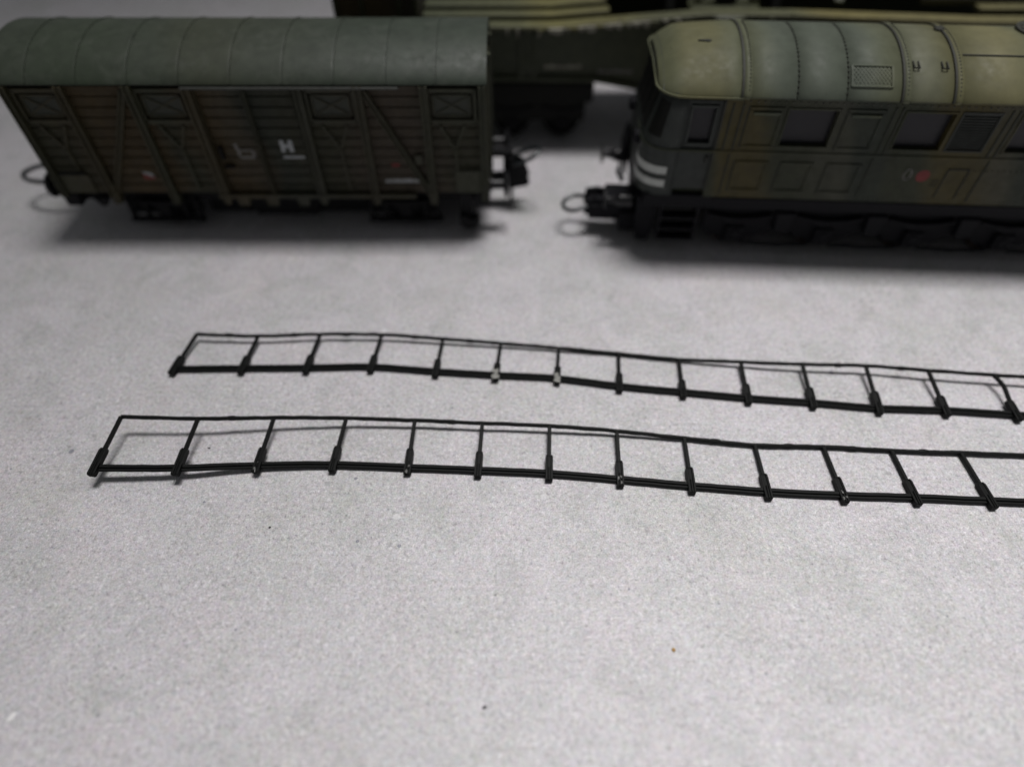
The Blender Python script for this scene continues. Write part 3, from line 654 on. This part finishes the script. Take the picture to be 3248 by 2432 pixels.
    for sgn in (-1, 1):
        for k in range(-5, 13):
            x0 = ga + k * .75
            pts = []
            for i in range(7):
                y = gy[0] + (gy[-1] - gy[0]) * i / 6; x = x0 + (3.0 * i / 6 if sgn > 0 else 3.0 * (1 - i / 6))
                if ga <= x <= gb: pts.append((x, y, rz(y) + .0))
            if len(pts) > 1: m.sweep(pts, [(-.09, -.1), (.09, -.1), (.09, .1), (-.09, .1)], False, (1, 0, 0))
    m.build('grille_mesh', 'loco_roof', gr, kind='stuff')
    # handles, hatch edge, exhaust, fan grille
    for x in (79.3, 84.8):
        y = 4.9; z = rz(y)
        m = mb(); m.tube([(x - .5, y + .9, rz(y + .9) + .1), (x - .5, y - .9, rz(y - .9) + .55), (x + .5, y - .9, rz(y - .9) + .55), (x + .5, y + .9, rz(y + .9) + .1)], .16, 6); m.build('roof_handle', 'groove', L)
    m = mb(); m.sweep([(88.3, 7.6, rz(7.6) + .02), (108.2, 7.6, rz(7.6) + .02)], [(-.18, -.15), (.18, -.15), (.18, .15), (-.18, .15)]); m.build('hatch_edge', 'groove', L)
    m = mb(); m.lathe((86.6, 16.5, rz(15.0) - .5), (0, 0, 1), [(0, 1.0), (.8, 1.0), (1.0, .8)], 16); m.build('exhaust', 'groove', L, smooth=True)
    m = mb(); m.lathe((106.8, 17, rz(15.0) - .3), (0, 0, 1), [(0, 4.3), (.7, 4.3), (.75, 3.6)], 28); fg = m.build('fan_grille', 'groove', L, smooth=True)
    for k in range(6):
        m = mb(); a = k * math.pi / 6; m.bar((106.8 - 3.6 * math.cos(a), 17 - 3.6 * math.sin(a), rz(15.0) + .55), (106.8 + 3.6 * math.cos(a), 17 + 3.6 * math.sin(a), rz(15.0) + .55), .35, .2); m.build('fan_bar', 'rivet', fg)
    # markings
    m = mb(); m.lathe((88.9, .02, 23.8), (0, -1, 0), [(0, 1.42), (.05, 1.4)], 28); m.build('red_disc', 'red', L, label='red disc painted on the lower side')
    m = mb(); pts = [(85.5 + .75 * math.cos(a), -.03, 24.1 + 1.25 * math.sin(a)) for a in [2 * math.pi * k / 20 for k in range(20)]]
    m.tube(pts, .14, 5, True, (0, 1, 0)); m.build('lettering', 'white_faint', L)
    text('lettering', '22', 2.1, 'groove', L, (92.0 - CX, -.04 - CY, 22.1), depth=.06, sx=.8)
    # frame / skirt
    mb().box(30.2, XB, .4, W - .4, 13.6, 17.0).build('frame', 'loco_frame', L, bevel=.3)
    mb().box(46, XB, -.25, .6, 15.9, 16.9).build('frame_edge', 'loco_frame', L, bevel=.15)
    m = mb(); pl = [(28.2, 8), (28.2, 22), (31, 27), (31, 3)]
    m.prism([(x, y) for x, y in pl], 'z', 12.5, 17.0); m.build('buffer_beam', 'loco_frame', L, bevel=.3)
    # steps
    m = mb(); m.box(34.6, 35.2, .8, 3.2, 4.4, 14.0); m.box(43.1, 43.7, .8, 3.2, 4.4, 14.0); stp = m.build('step_hanger', 'loco_frame', L)
    for z in (4.5, 7.4, 10.4): mb().box(35.25, 43.05, .3, 3.3, z, z + .55).build('step_tread', 'loco_frame', stp, bevel=.1)
    # rail guard and front plough pieces
    m = mb(); m.prism([(29.2, 15), (34.2, 15), (34.2, 6), (33.2, 2.2), (30.0, 2.6), (29.4, 9)], 'y', 2.6, 4.0); m.build('rail_guard', 'loco_frame', L, bevel=.25)
    m = mb(); m.prism([(29.2, 15), (34.2, 15), (34.2, 6), (33.2, 2.2), (30.0, 2.6), (29.4, 9)], 'y', 26, 27.4); m.build('rail_guard', 'loco_frame', L, bevel=.25)
    m = mb(); m.tube([(28.5, 6, 13), (26.4, 6, 10), (26.4, 6, 6.2), (28.2, 6, 4.6)], .5, 8); m.build('brake_hose', 'loco_frame', L, smooth=True)
    m = mb(); m.tube([(28.5, 21.5, 17), (26.3, 21.5, 14.5), (26.2, 21.5, 9.5), (27.6, 21.5, 7)], .7, 8); m.build('brake_hose', 'loco_frame', L, smooth=True)
    m = mb(); m.prism([(27.9, 17), (27.9, 9.5), (27.0, 10.5), (26.4, 15.5), (27.2, 20.2), (27.9, 20.8)], 'y', 19.5, 26.5); m.build('far_corner_step', 'loco_frame', L, bevel=.2)
    for y in (25.0, 5.0):
        b = mb().lathe((28.2, y, 12.1), (-1, 0, 0), [(0, 1.7), (2.9, 1.7), (3.4, 1.2), (5.2, .75), (5.8, .7)], 16).build('buffer', 'buffer', L, smooth=True)
        mb().lathe((22.4, y, 12.1), (-1, 0, 0), [(0, .7), (.2, 2.2), (.6, 2.3), (.8, 1.6)], 20).build('buffer_head', 'buffer', b, smooth=True)
    # coupler with loop
    m = mb(); m.box(18.6, 30, 7.6, 13.2, 4.6, 8.4); m.box(22.5, 29, 6.4, 14.0, 7.4, 10.6); m.box(26, 30.5, 5.5, 15, 3.0, 8); m.prism([(17.4, 5.6), (21.2, 5.0), (22.6, 6.0), (22.6, 9.6), (20.6, 10.0), (17.8, 9.4)], 'y', 8.2, 9.4); m.prism([(17.4, 5.6), (21.2, 5.0), (22.6, 6.0), (22.6, 9.6), (20.6, 10.0), (17.8, 9.4)], 'y', 12.6, 13.8)
    m.box(19.4, 20.0, 8.3, 9.2, 9.4, 11.0); m.box(22.0, 22.6, 10.5, 11.2, 9.0, 11.4)
    c = m.build('coupler', 'loco_frame', L, bevel=.12)
    m = mb(); coupler_loop(m, (18.2, 10.6, 7.6), -1, 6.4, 6.0, -1.2, .5); m.build('coupling_loop', 'wire', c, smooth=True)
    # running gear: continuous side frame with cut-outs, springs, axle boxes, wheels
    axles = [53.4, 74.3, 95.3, 116.2, 137.0]
    top = [(45.5, 13.0), (150, 13.0)]; low = []
    for a in axles[::-1]: low += [(a + 7.6, 6.4), (a + 5.8, 4.6), (a + 3.2, 4.4), (a + 2.6, 2.8), (a - 2.6, 2.8), (a - 3.2, 4.4), (a - 5.8, 4.6), (a - 7.6, 6.4)]
    low = [(min(max(x, 45.5), 150), z) for x, z in low]
    for y0, y1 in ((2.6, 3.6), (26.4, 27.4)):
        m = mb(); m.prism([(45.5, 13.4), (150, 13.4)] + low, 'y', y0, y1); m.build('bogie_frame', 'loco_frame', L, bevel=.2)
    for a in axles:
        m = mb(); m.box(a - 2.1, a + 2.1, 1.2, 2.7, 4.0, 8.2); m.lathe((a, 1.3, 6.2), (0, -1, 0), [(0, 1.5), (.5, 1.3)], 16); m.build('axle_box', 'loco_frame', L, bevel=.25)
        for k, (hl, zz) in enumerate(((7.4, 11.4), (6.0, 10.8), (4.4, 10.2))):
            pts = [(a + u * hl, 1.8, zz - 1.1 * (1 - u * u)) for u in (-1, -.6, -.2, .2, .6, 1)]
            mb().sweep(pts, [(-.6, -.25), (.6, -.25), (.6, .25), (-.6, .25)]).build('leaf_spring', 'loco_frame', L)
        m = mb(); m.prism([(a + 8.2, 12.6), (a + 12.6, 12.6), (a + 12.0, 7.2), (a + 8.8, 7.2)], 'y', .8, 2.7)
        if a < 130: m.build('sand_box', 'loco_frame', L, bevel=.3)
        for sy in (-1, 1):
            wh = mb().lathe((a, 15.0 + sy * 9.6, 6.3), (0, -sy, 0), [(0, 4.8), (.2, 5.6), (2.0, 5.6), (2.1, 6.3), (2.9, 6.3)], 32).build('wheel', 'loco_frame', L, smooth=True)
            mb().lathe((a, 15.0 + sy * 9.58, 6.3), (0, -sy, 0), [(0.05, 5.3), (.3, 5.72), (1.9, 5.72)], 32).build('wheel_tread', 'brass', wh, smooth=True)
        mb().lathe((a, 6, 6.3), (0, 1, 0), [(0, 1), (23, 1)], 10).build('axle', 'loco_frame', L)
    for a in (63.6, 84.8, 105.6, 127):
        m = mb(); m.tube([(a - 8, 2.0, 3.4), (a, 1.9, 3.1), (a + 8, 2.0, 3.4)], .45, 6); m.build('brake_rod', 'loco_frame', L)
    mb().box(46, 150, 8.5, 21.5, 7.5, 13.7).build('gear_block', 'under', L)
    return L
build_loco()

# ------------------------------------------------------------------ railway gun carriage behind
def build_gun():
    G = thing('railway_gun', 'model railway gun carriage with olive girder and slatted sand-coloured deck behind the goods van', 'railway gun', (50, 196, 0))
    O = (50, 196, 0)
    mb = lambda: MB(O)
    top = [(-46, 32.6), (10.5, 32.8), (49, 35.7), (72, 35.6), (120, 34.0), (170, 33.8)]
    bot = [(170, 19), (150, 19), (130, 14), (52, 13.5), (23, 19.0), (-46, 19.6)]
    def topz(x):
        for (a, za), (b, zb) in zip(top, top[1:]):
            if a <= x <= b: return za + (zb - za) * (x - a) / (b - a)
        return top[-1][1]
    for y0, y1 in ((178, 180), (211, 213)):
        gi = mb().prism(top + bot, 'y', y0, y1).build('girder', 'gun_side', G, bevel=.2)
        if y0 == 178:
            m = mb(); m.sweep([(x, 177.6, z + .7) for x, z in bot[::-1]], [(-.6, -.5), (.6, -.5), (.6, .5), (-.6, .5)]); m.build('girder_lower_flange', 'gun_side', gi, bevel=.1)
            for x in (-30, -14, 2.3, 6.0, 38, 60, 90, 120):
                mb().box(x - .5, x + .5, 177.0, 178.1, max(15, 20 if x < 30 else 15.5), topz(x) - .8).build('girder_rib', 'gun_side', gi, bevel=.1)
            mb().box(2.9, 5.4, 177.6, 178.05, 20.4, 32.4).build('girder_plate', 'gun_side', gi)
            for a, b, z, mat in ((8.8, 18.6, 22.6, 'burr'), (23.4, 32.6, 21.3, 'white_faint')):
                m = mb(); x = a
                while x < b:
                    wd = rnd.uniform(.3, .9); m.box(x, x + wd, 177.92, 178.05, z, z + rnd.uniform(.7, 1.0)); x += wd + rnd.uniform(.15, .4)
                m.build('lettering_row', mat, gi)
    # deck planks: step up towards the back and ramp up after the kink
    for k, (y0, y1, dz, xe) in enumerate(((176.4, 180.6, .5, 26.0), (182.0, 185.7, 1.2, 25.5), (187.3, 192.2, 1.7, 25.0), (193.6, 198.6, 2.0, 24.5), (200, 205, 2.0, 24), (206.4, 211.5, 1.6, 24))):
        xa = -23.4
        pts = [(x, (y0 + y1) / 2, topz(x) + dz) for x in ((xa, 10.5, xe) if k else (xa, 10.5, 30, 49, 72, 120, 170))]
        hw2 = (y1 - y0) / 2
        m = mb()
        m.sweep(pts, [(-hw2, -.5), (hw2, -.5), (hw2, .5), (-hw2, .5)]); m.build('deck_plank', 'gun_deck', G, bevel=.25)
    mb().box(-23.6, 24, 181, 211, 31.0, 33.0).build('deck_bearer', 'gun_dark', G)
    m = mb(); m.sweep([(x, 210.8, topz(x) + .6) for x in (24, 49, 72, 120, 170)], [(-2, -.5), (2, -.5), (2, .5), (-2, .5)]); m.build('far_flange', 'gun_deck', G, bevel=.2)
    mb().box(-45, 168, 180.2, 210.8, 20, 21).build('pit_floor', 'gun_dark', G)  # black floor paints in the shade lying between the girders
    # locker on the left end with ribs
    lk = mb().box(-46, -24, 180.6, 210, 32, 56).build('ammunition_locker', 'gun_brown', G, bevel=.4)
    for x in (-45.4, -38.6, -29.0, -24.8): mb().box(x - .45, x + .45, 179.8, 180.7, 32.4, 55).build('locker_rib', 'gun_side', lk, bevel=.1)
    # trunnion bracket with hand wheel on the flange
    m = mb(); m.bar((47.5, 184, 36.2), (52.0, 185, 43.5), 2.0, 1.2, (0, 1, 0)); m.bar((63.5, 184, 36.0), (58.5, 185, 43.5), 2.0, 1.2, (0, 1, 0)); m.box(51.6, 58.9, 184, 186, 42.8, 44.4); br = m.build('trunnion_bracket', 'gun_deck', G, bevel=.2)
    m = mb(); m.lathe((55.3, 184.5, 35.6), (0, 0, 1), [(0, 9.0), (.5, 9.2), (.9, 8.6)], 32); m.build('turntable_pad', 'gun_side', G, smooth=True)
    m = mb(); m.lathe((55.3, 184.0, 39.4), (0, -1, 0), [(0, 3.3), (.7, 3.4), (.9, 2.6)], 24); m.build('hand_wheel', 'gun_dark', br, smooth=True)
    # barrel and cradle
    m = mb(); m.lathe((26, 197.5, 47.5), (1, 0, 0), [(0, 7.5), (1, 8.5), (30, 8.5), (34, 7.2), (80, 6.6), (190, 5.0), (191, 4.4)], 32); m.build('gun_barrel', 'gun_side', G, smooth=True)
    for x in (42, 70): mb().prism([(186.5, 34.0), (208.5, 34.0), (204, 46), (191, 46)], 'x', x - 1.2, x + 1.2).build('cradle_frame', 'gun_dark', G, bevel=.2)
    m = mb(); m.bar((84, 182, 37.2), (88, 190, 40.5), 2.2, 1.4); m.build('diagonal_strut', 'gun_side', G, bevel=.2)
    mb().box(112, 168, 193.0, 195.4, 33.0, 34.4).build('inner_rail', 'gun_deck', G, bevel=.2)
    mb().box(124, 140, 185.5, 189.0, 33.5, 34.8).build('inner_step', 'gun_deck', G, bevel=.2)
    # ragged pale burrs along the deck edge
    for x, ln, h in ((7.0, 1.2, 2.2), (1.5, .8, 2.4), (-1.2, .7, 1.6), (14.5, .9, 1.1), (21.0, 2.2, 1.6), (24.5, 3.0, .9), (30.0, 1.8, 1.2), (35.5, 3.4, .8), (27.5, .7, -2.2), (42, 2.0, .8), (71, .6, -1.3), (82.5, .6, -1.2), (66, 1.6, .8)):
        z = topz(x) + .3
        m = mb(); P = [(x - ln / 2, z + .2), (x - ln * .2, z - h * .55), (x + ln * .05, z - h), (x + ln * .25, z - h * .45), (x + ln / 2, z + .2)]
        m.prism(P, 'y', 175.9 + rnd.uniform(0, .3), 176.6); m.build('burr', 'burr' if x < 40 else 'gun_deck', G, bevel=.08)
    for k in range(16):
        x = 8 + k * 2.4 + rnd.uniform(-.8, .8); ln = rnd.uniform(1.4, 3.4); h = rnd.uniform(.5, 1.5); z = topz(x) + .3
        P = [(x - ln / 2, z + .3), (x - ln * .3, z - h * rnd.uniform(.4, 1)), (x - ln * .05, z - h * rnd.uniform(.3, .9)), (x + ln * .2, z - h), (x + ln * .35, z - h * .3), (x + ln / 2, z + .3)]
        m = mb(); m.prism(P, 'y', 175.6 + rnd.uniform(0, .5), 176.5); m.build('burr', 'burr' if k % 3 else 'gun_deck', G, bevel=.08)
    # bogies
    for cx in (-7.5, 97.0):
        bg_ = mb().box(cx - 30.5, cx + 30.4, 178.6, 179.8, 13.2, 18.2).build('bogie_frame', 'gun_dark', G, bevel=.3)
        mb().box(cx - 30.5, cx + 30.4, 212, 213.2, 13.2, 18.2).build('bogie_frame', 'gun_dark', G, bevel=.3)
        mb().box(cx - 30, cx + 30, 180, 212, 12.0, 19.2).build('bogie_bolster', 'gun_dark', G)
        mb().box(cx - 29, cx + 28.5, 180.3, 181.2, 6.4, 13.4).build('equaliser_plate', 'gun_dark', G, bevel=.3)
        for k in range(4):
            a = cx + 22.3 - k * 14.9
            for y, sy in ((183.2, -1), (208.0, 1)):
                wh = mb().lathe((a, y, 5.6), (0, -sy, 0), [(0, 4.2), (.2, 5.0), (1.8, 5.0), (1.9, 5.6), (2.6, 5.6)], 28).build('wheel', 'gun_dark', G, smooth=True)
            mb().lathe((a, 184, 5.6), (0, 1, 0), [(0, .9), (24, .9)], 8).build('axle', 'gun_dark', G)
            m = mb(); m.box(a - 2, a + 2, 180.0, 182.4, 3.6, 8.0); m.lathe((a, 180.1, 5.6), (0, -1, 0), [(0, 1.5), (.6, 1.2)], 14); m.build('axle_box', 'under', G, bevel=.3)
            m = mb(); m.prism([(a - 4.6, 13.2), (a - 2.3, 5.2), (a - 1.9, 3.6), (a + 1.9, 3.6), (a + 2.3, 5.2), (a + 4.6, 13.2)], 'y', 180.9, 181.7); m.build('axle_guard', 'gun_dark', G, bevel=.15)
            pts = [(a + u * 6.2, 180.4, 10.8 - 1.3 * (1 - u * u)) for u in (-1, -.6, -.2, .2, .6, 1)]
            mb().sweep(pts, [(-.6, -.45), (.6, -.45), (.6, .45), (-.6, .45)]).build('leaf_spring', 'under', G)
    return G
build_gun()

# ------------------------------------------------------------------ the two handrail strips
H0 = 102.0; F0 = 2050.0; CP, SP = math.cos(R(50)), math.sin(R(50))
def table_point(x, y, z):
    """where a sight line measured on the 2212-px-wide photograph meets height z above the table"""
    u = (x * 1.46835 - 1624) / F0; v = (y * 1.46835 - 1216) / F0
    d = (z - H0) / -(SP + v * CP); return Vector((u * d, (CP - v * SP) * d, z))
def smooth_path(P, n=5):
    out = []
    for i in range(len(P) - 1):
        p0 = P[max(i - 1, 0)]; p1 = P[i]; p2 = P[i + 1]; p3 = P[min(i + 2, len(P) - 1)]
        for k in range(n):
            t = k / n
            out.append(0.5 * ((2 * p1) + (p2 - p0) * t + (2 * p0 - 5 * p1 + 4 * p2 - p3) * t * t + (3 * p1 - p0 - 3 * p2 + p3) * t ** 3))
    out.append(P[-1]); return out
def rail_section(w_, h_): return [(-w_ / 2, -h_ / 2 + .1), (-w_ / 2 + .1, -h_ / 2), (w_ / 2 - .1, -h_ / 2), (w_ / 2, -h_ / 2 + .1), (w_ / 2, h_ / 2 - .1), (w_ / 2 - .1, h_ / 2), (-w_ / 2 + .1, h_ / 2), (-w_ / 2, h_ / 2 - .1)]
def build_railing(label, B, T, zB, zT, seed, glue=(), scrape=(), bent=None, extra=3):
    rr = random.Random(seed)
    Bp = [table_point(x, y, z) for (x, y), z in zip(B, zB)]; Tp = [table_point(x, y, z) for (x, y), z in zip(T, zT)]
    for k in range(extra):       # the strip runs on out of the picture
        Bp.append(Bp[-1] + (Bp[-1] - Bp[-4]) / 3); Tp.append(Tp[-1] + (Tp[-1] - Tp[-4]) / 3)
    base = Bp[len(Bp) // 2].copy(); base.z = 0
    Rt = thing('handrail_strip', label, 'handrail', base)
    mb = lambda: MB(base)
    # top rail
    path = smooth_path(Tp, 8)
    sc_ = [1 + rr.uniform(-.07, .07) for _ in path]
    path = [p + Vector((0, rr.uniform(-.05, .05), rr.uniform(-.04, .04))) for p in path]
    m = mb(); m.sweep(path, rail_section(.66, .66), scale=sc_); m.build('top_rail', 'black', Rt, smooth=True)
    # moulding nubs between the posts
    for k in range(len(Tp) - 1):
        if rr.random() < .4:
            q = Tp[k].lerp(Tp[k + 1], rr.uniform(.4, .6)); d = (Tp[k + 1] - Tp[k]).normalized()
            m = mb(); m.sweep([q - d * .9, q - d * .4, q + d * .3, q + d * .9], rail_section(.74, .72), scale=[.85, 1.08, 1.1, .85]); m.build('moulding_nub', 'black', Rt, smooth=True)
    # double bottom rail: broad bar with a thinner one below, a narrow slot between
    path = smooth_path(Bp, 8); out = [];
    for p in path: out.append(p + Vector((0, rr.uniform(-.03, .03), rr.uniform(-.02, .02))))
    dirY = Vector((0, 1, 0))
    up_ = [p + dirY * 1.35 for p in out]; lo_ = [p + dirY * .74 - Vector((0, 0, .14)) for p in out]
    m = mb(); m.sweep(up_, rail_section(.72, .74)); m.build('bottom_rail', 'black', Rt, smooth=True)
    m = mb(); m.sweep(lo_, rail_section(.5, .5)); m.build('bottom_rail_lip', 'black', Rt, smooth=True)
    for k, (b, t) in enumerate(zip(Bp, Tp)):
        mid = b.lerp(t, .55)
        pts = [b.lerp(t, .18), b.lerp(t, .5), t]
        if bent and k == bent: pts = [b.lerp(t, .18), b.lerp(t, .45) + Vector((.25, .05, .2)), b.lerp(t, .7) + Vector((.5, .05, .35)), b.lerp(t, .88) + Vector((.3, .05, .2)), t]
        m = mb(); m.sweep(pts if not (bent and k == bent) else smooth_path(pts, 4), rail_section(.72, .66)); po = m.build('post', 'black', Rt, smooth=True)
        # socket: U-shaped channel holding the post, rounded at both ends
        d = (t - b).normalized(); side = d.cross(Vector((0, 0, 1))).normalized(); upv = side.cross(d)
        a0 = b - d * .55; L_ = (t - b).length * .47 + rr.uniform(-.15, .15)
        m = mb()
        for s0, s1, h in ((-.69, -.30, .58), (.30, .69, .58), (-.31, .31, .40)):
            q = [(s0, -.5), (s1, -.5), (s1, h), (s0, h)]
            kk = [1.0, 1.0, 1.0]
            m.sweep([a0 + d * .0, a0 + d * .3, a0 + d * (L_ - .5), a0 + d * L_], [(u, v) for u, v in q], scale=[.84, 1, 1, .8], up=upv)
        so = m.build('socket', 'black', po, bevel=.07)
        m = mb(); m.sweep([a0 + d * .1 + upv * .42, a0 + d * (L_ * .5) + upv * .5], rail_section(.34, .34), up=upv); m.build('locating_pin', 'black', po, smooth=True)
        if k in glue or k in scrape:
            amt = 1.0 if k in glue else .45
            for j in range(9 if k in glue else 3):
                q = a0 + d * rr.uniform(.3, 2.3 if k in glue else 2.0) + side * rr.uniform(-.75, .75) * amt + upv * (.48 + rr.uniform(0, .12))
                me = crumb_mesh('glue_blob', rr.uniform(.22, .5) * (1 if k in glue else .45), rr.uniform(.25, .6) * (1 if k in glue else .8), rr.uniform(.1, .2), 'glue' if k in glue else 'smear', seed * 100 + k * 10 + j)
                o = link('glue_blob', me, po); o.location = (q - base) * S; o.rotation_euler = (0, 0, math.atan2(d.y, d.x) - math.pi / 2 + rr.uniform(-.4, .4))
    return Rt
B1 = [(200, 1022), (380, 1022), (553, 1016), (718, 1014), (880, 1020), (1032, 1026), (1186, 1033), (1340, 1046), (1495, 1060), (1660, 1073), (1825, 1081), (1982, 1086), (2145, 1093)]
T1 = [(262, 900), (428, 904), (592, 902), (748, 903), (896, 908), (1042, 914), (1187, 920), (1332, 931), (1478, 946), (1630, 961), (1778, 965), (1925, 973), (2075, 978)]
build_railing('nearer black plastic handrail strip lying flat, its left end lifted off the table', B1, T1,
    [3.1, 2.4, 1.2, .8, .7, .7, .7, .7, .7, .7, .7, .7, .7], [4.5, 4.0, 3.2, 2.4, 2.0, 1.9, 1.8, 1.3, .8, .7, .6, .6, .7], 3, scrape=(2, 4, 7, 10))
B2 = [(372, 805), (520, 803), (660, 802), (800, 800), (940, 810), (1070, 818), (1203, 825), (1338, 842), (1476, 855), (1617, 868), (1757, 878), (1900, 890), (2045, 895), (2200, 905)]
T2 = [(425, 722), (558, 726), (692, 722), (825, 723), (957, 732), (1082, 742), (1207, 752), (1336, 764), (1466, 776), (1600, 782), (1733, 787), (1870, 790), (2005, 800), (2145, 810)]
build_railing('farther black plastic handrail strip with grey dried glue on two sockets', B2, T2,
    [.8] * 14, [1.9, 1.8, 1.7, 1.6, 1.4, 1.1, .9, .7, .8, 1.4, 1.9, 2.2, 2.4, 2.4], 8, glue=(5, 6), bent=13)

# ------------------------------------------------------------------ crumbs on the table
def crumb(name, px, py, rx, ry, rz_, mat, label, seed):
    p = table_point(px, py, 0); o = link(name, crumb_mesh(name, rx, ry, rz_, mat, seed)); o.location = (p.x * S, p.y * S, 0); o.rotation_euler = (0, 0, seed)
    tag(o, label, 'crumb', 'crumbs scattered on the tabletop')
crumb('crumb', 583, 1139, .22, .18, .1, 'soot', 'tiny black crumb below the left part of the nearer handrail', 1)
crumb('crumb', 1047, 1527, .24, .3, .12, 'soot', 'tiny black crumb low in the middle of the bare table', 2)
crumb('crumb', 1455, 1403, .3, .3, .2, 'ochre', 'tiny ochre crumb on the bare table in front', 3)
crumb('crumb', 25, 1549, .75, .5, .12, 'chalk', 'white flake at the lower left corner of the table', 4)
crumb('crumb', 1275, 1526, .5, .17, .08, 'chalk', 'slim white fleck low on the table right of the black crumb', 5)
crumb('crumb', 452, 968, .3, .12, .12, 'soot', 'small dark crumb inside the second gap of the nearer handrail', 6)
m = MB(); hp = [table_point(1631, 1162, .03), table_point(1652, 1181, .035), table_point(1676, 1200, .03), table_point(1698, 1217, .03)]
m.tube(hp, .035, 6); hr = m.build('hair', 'chalk', smooth=True); tag(hr, 'fine pale hair lying on the table right of centre below the nearer handrail', 'hair')
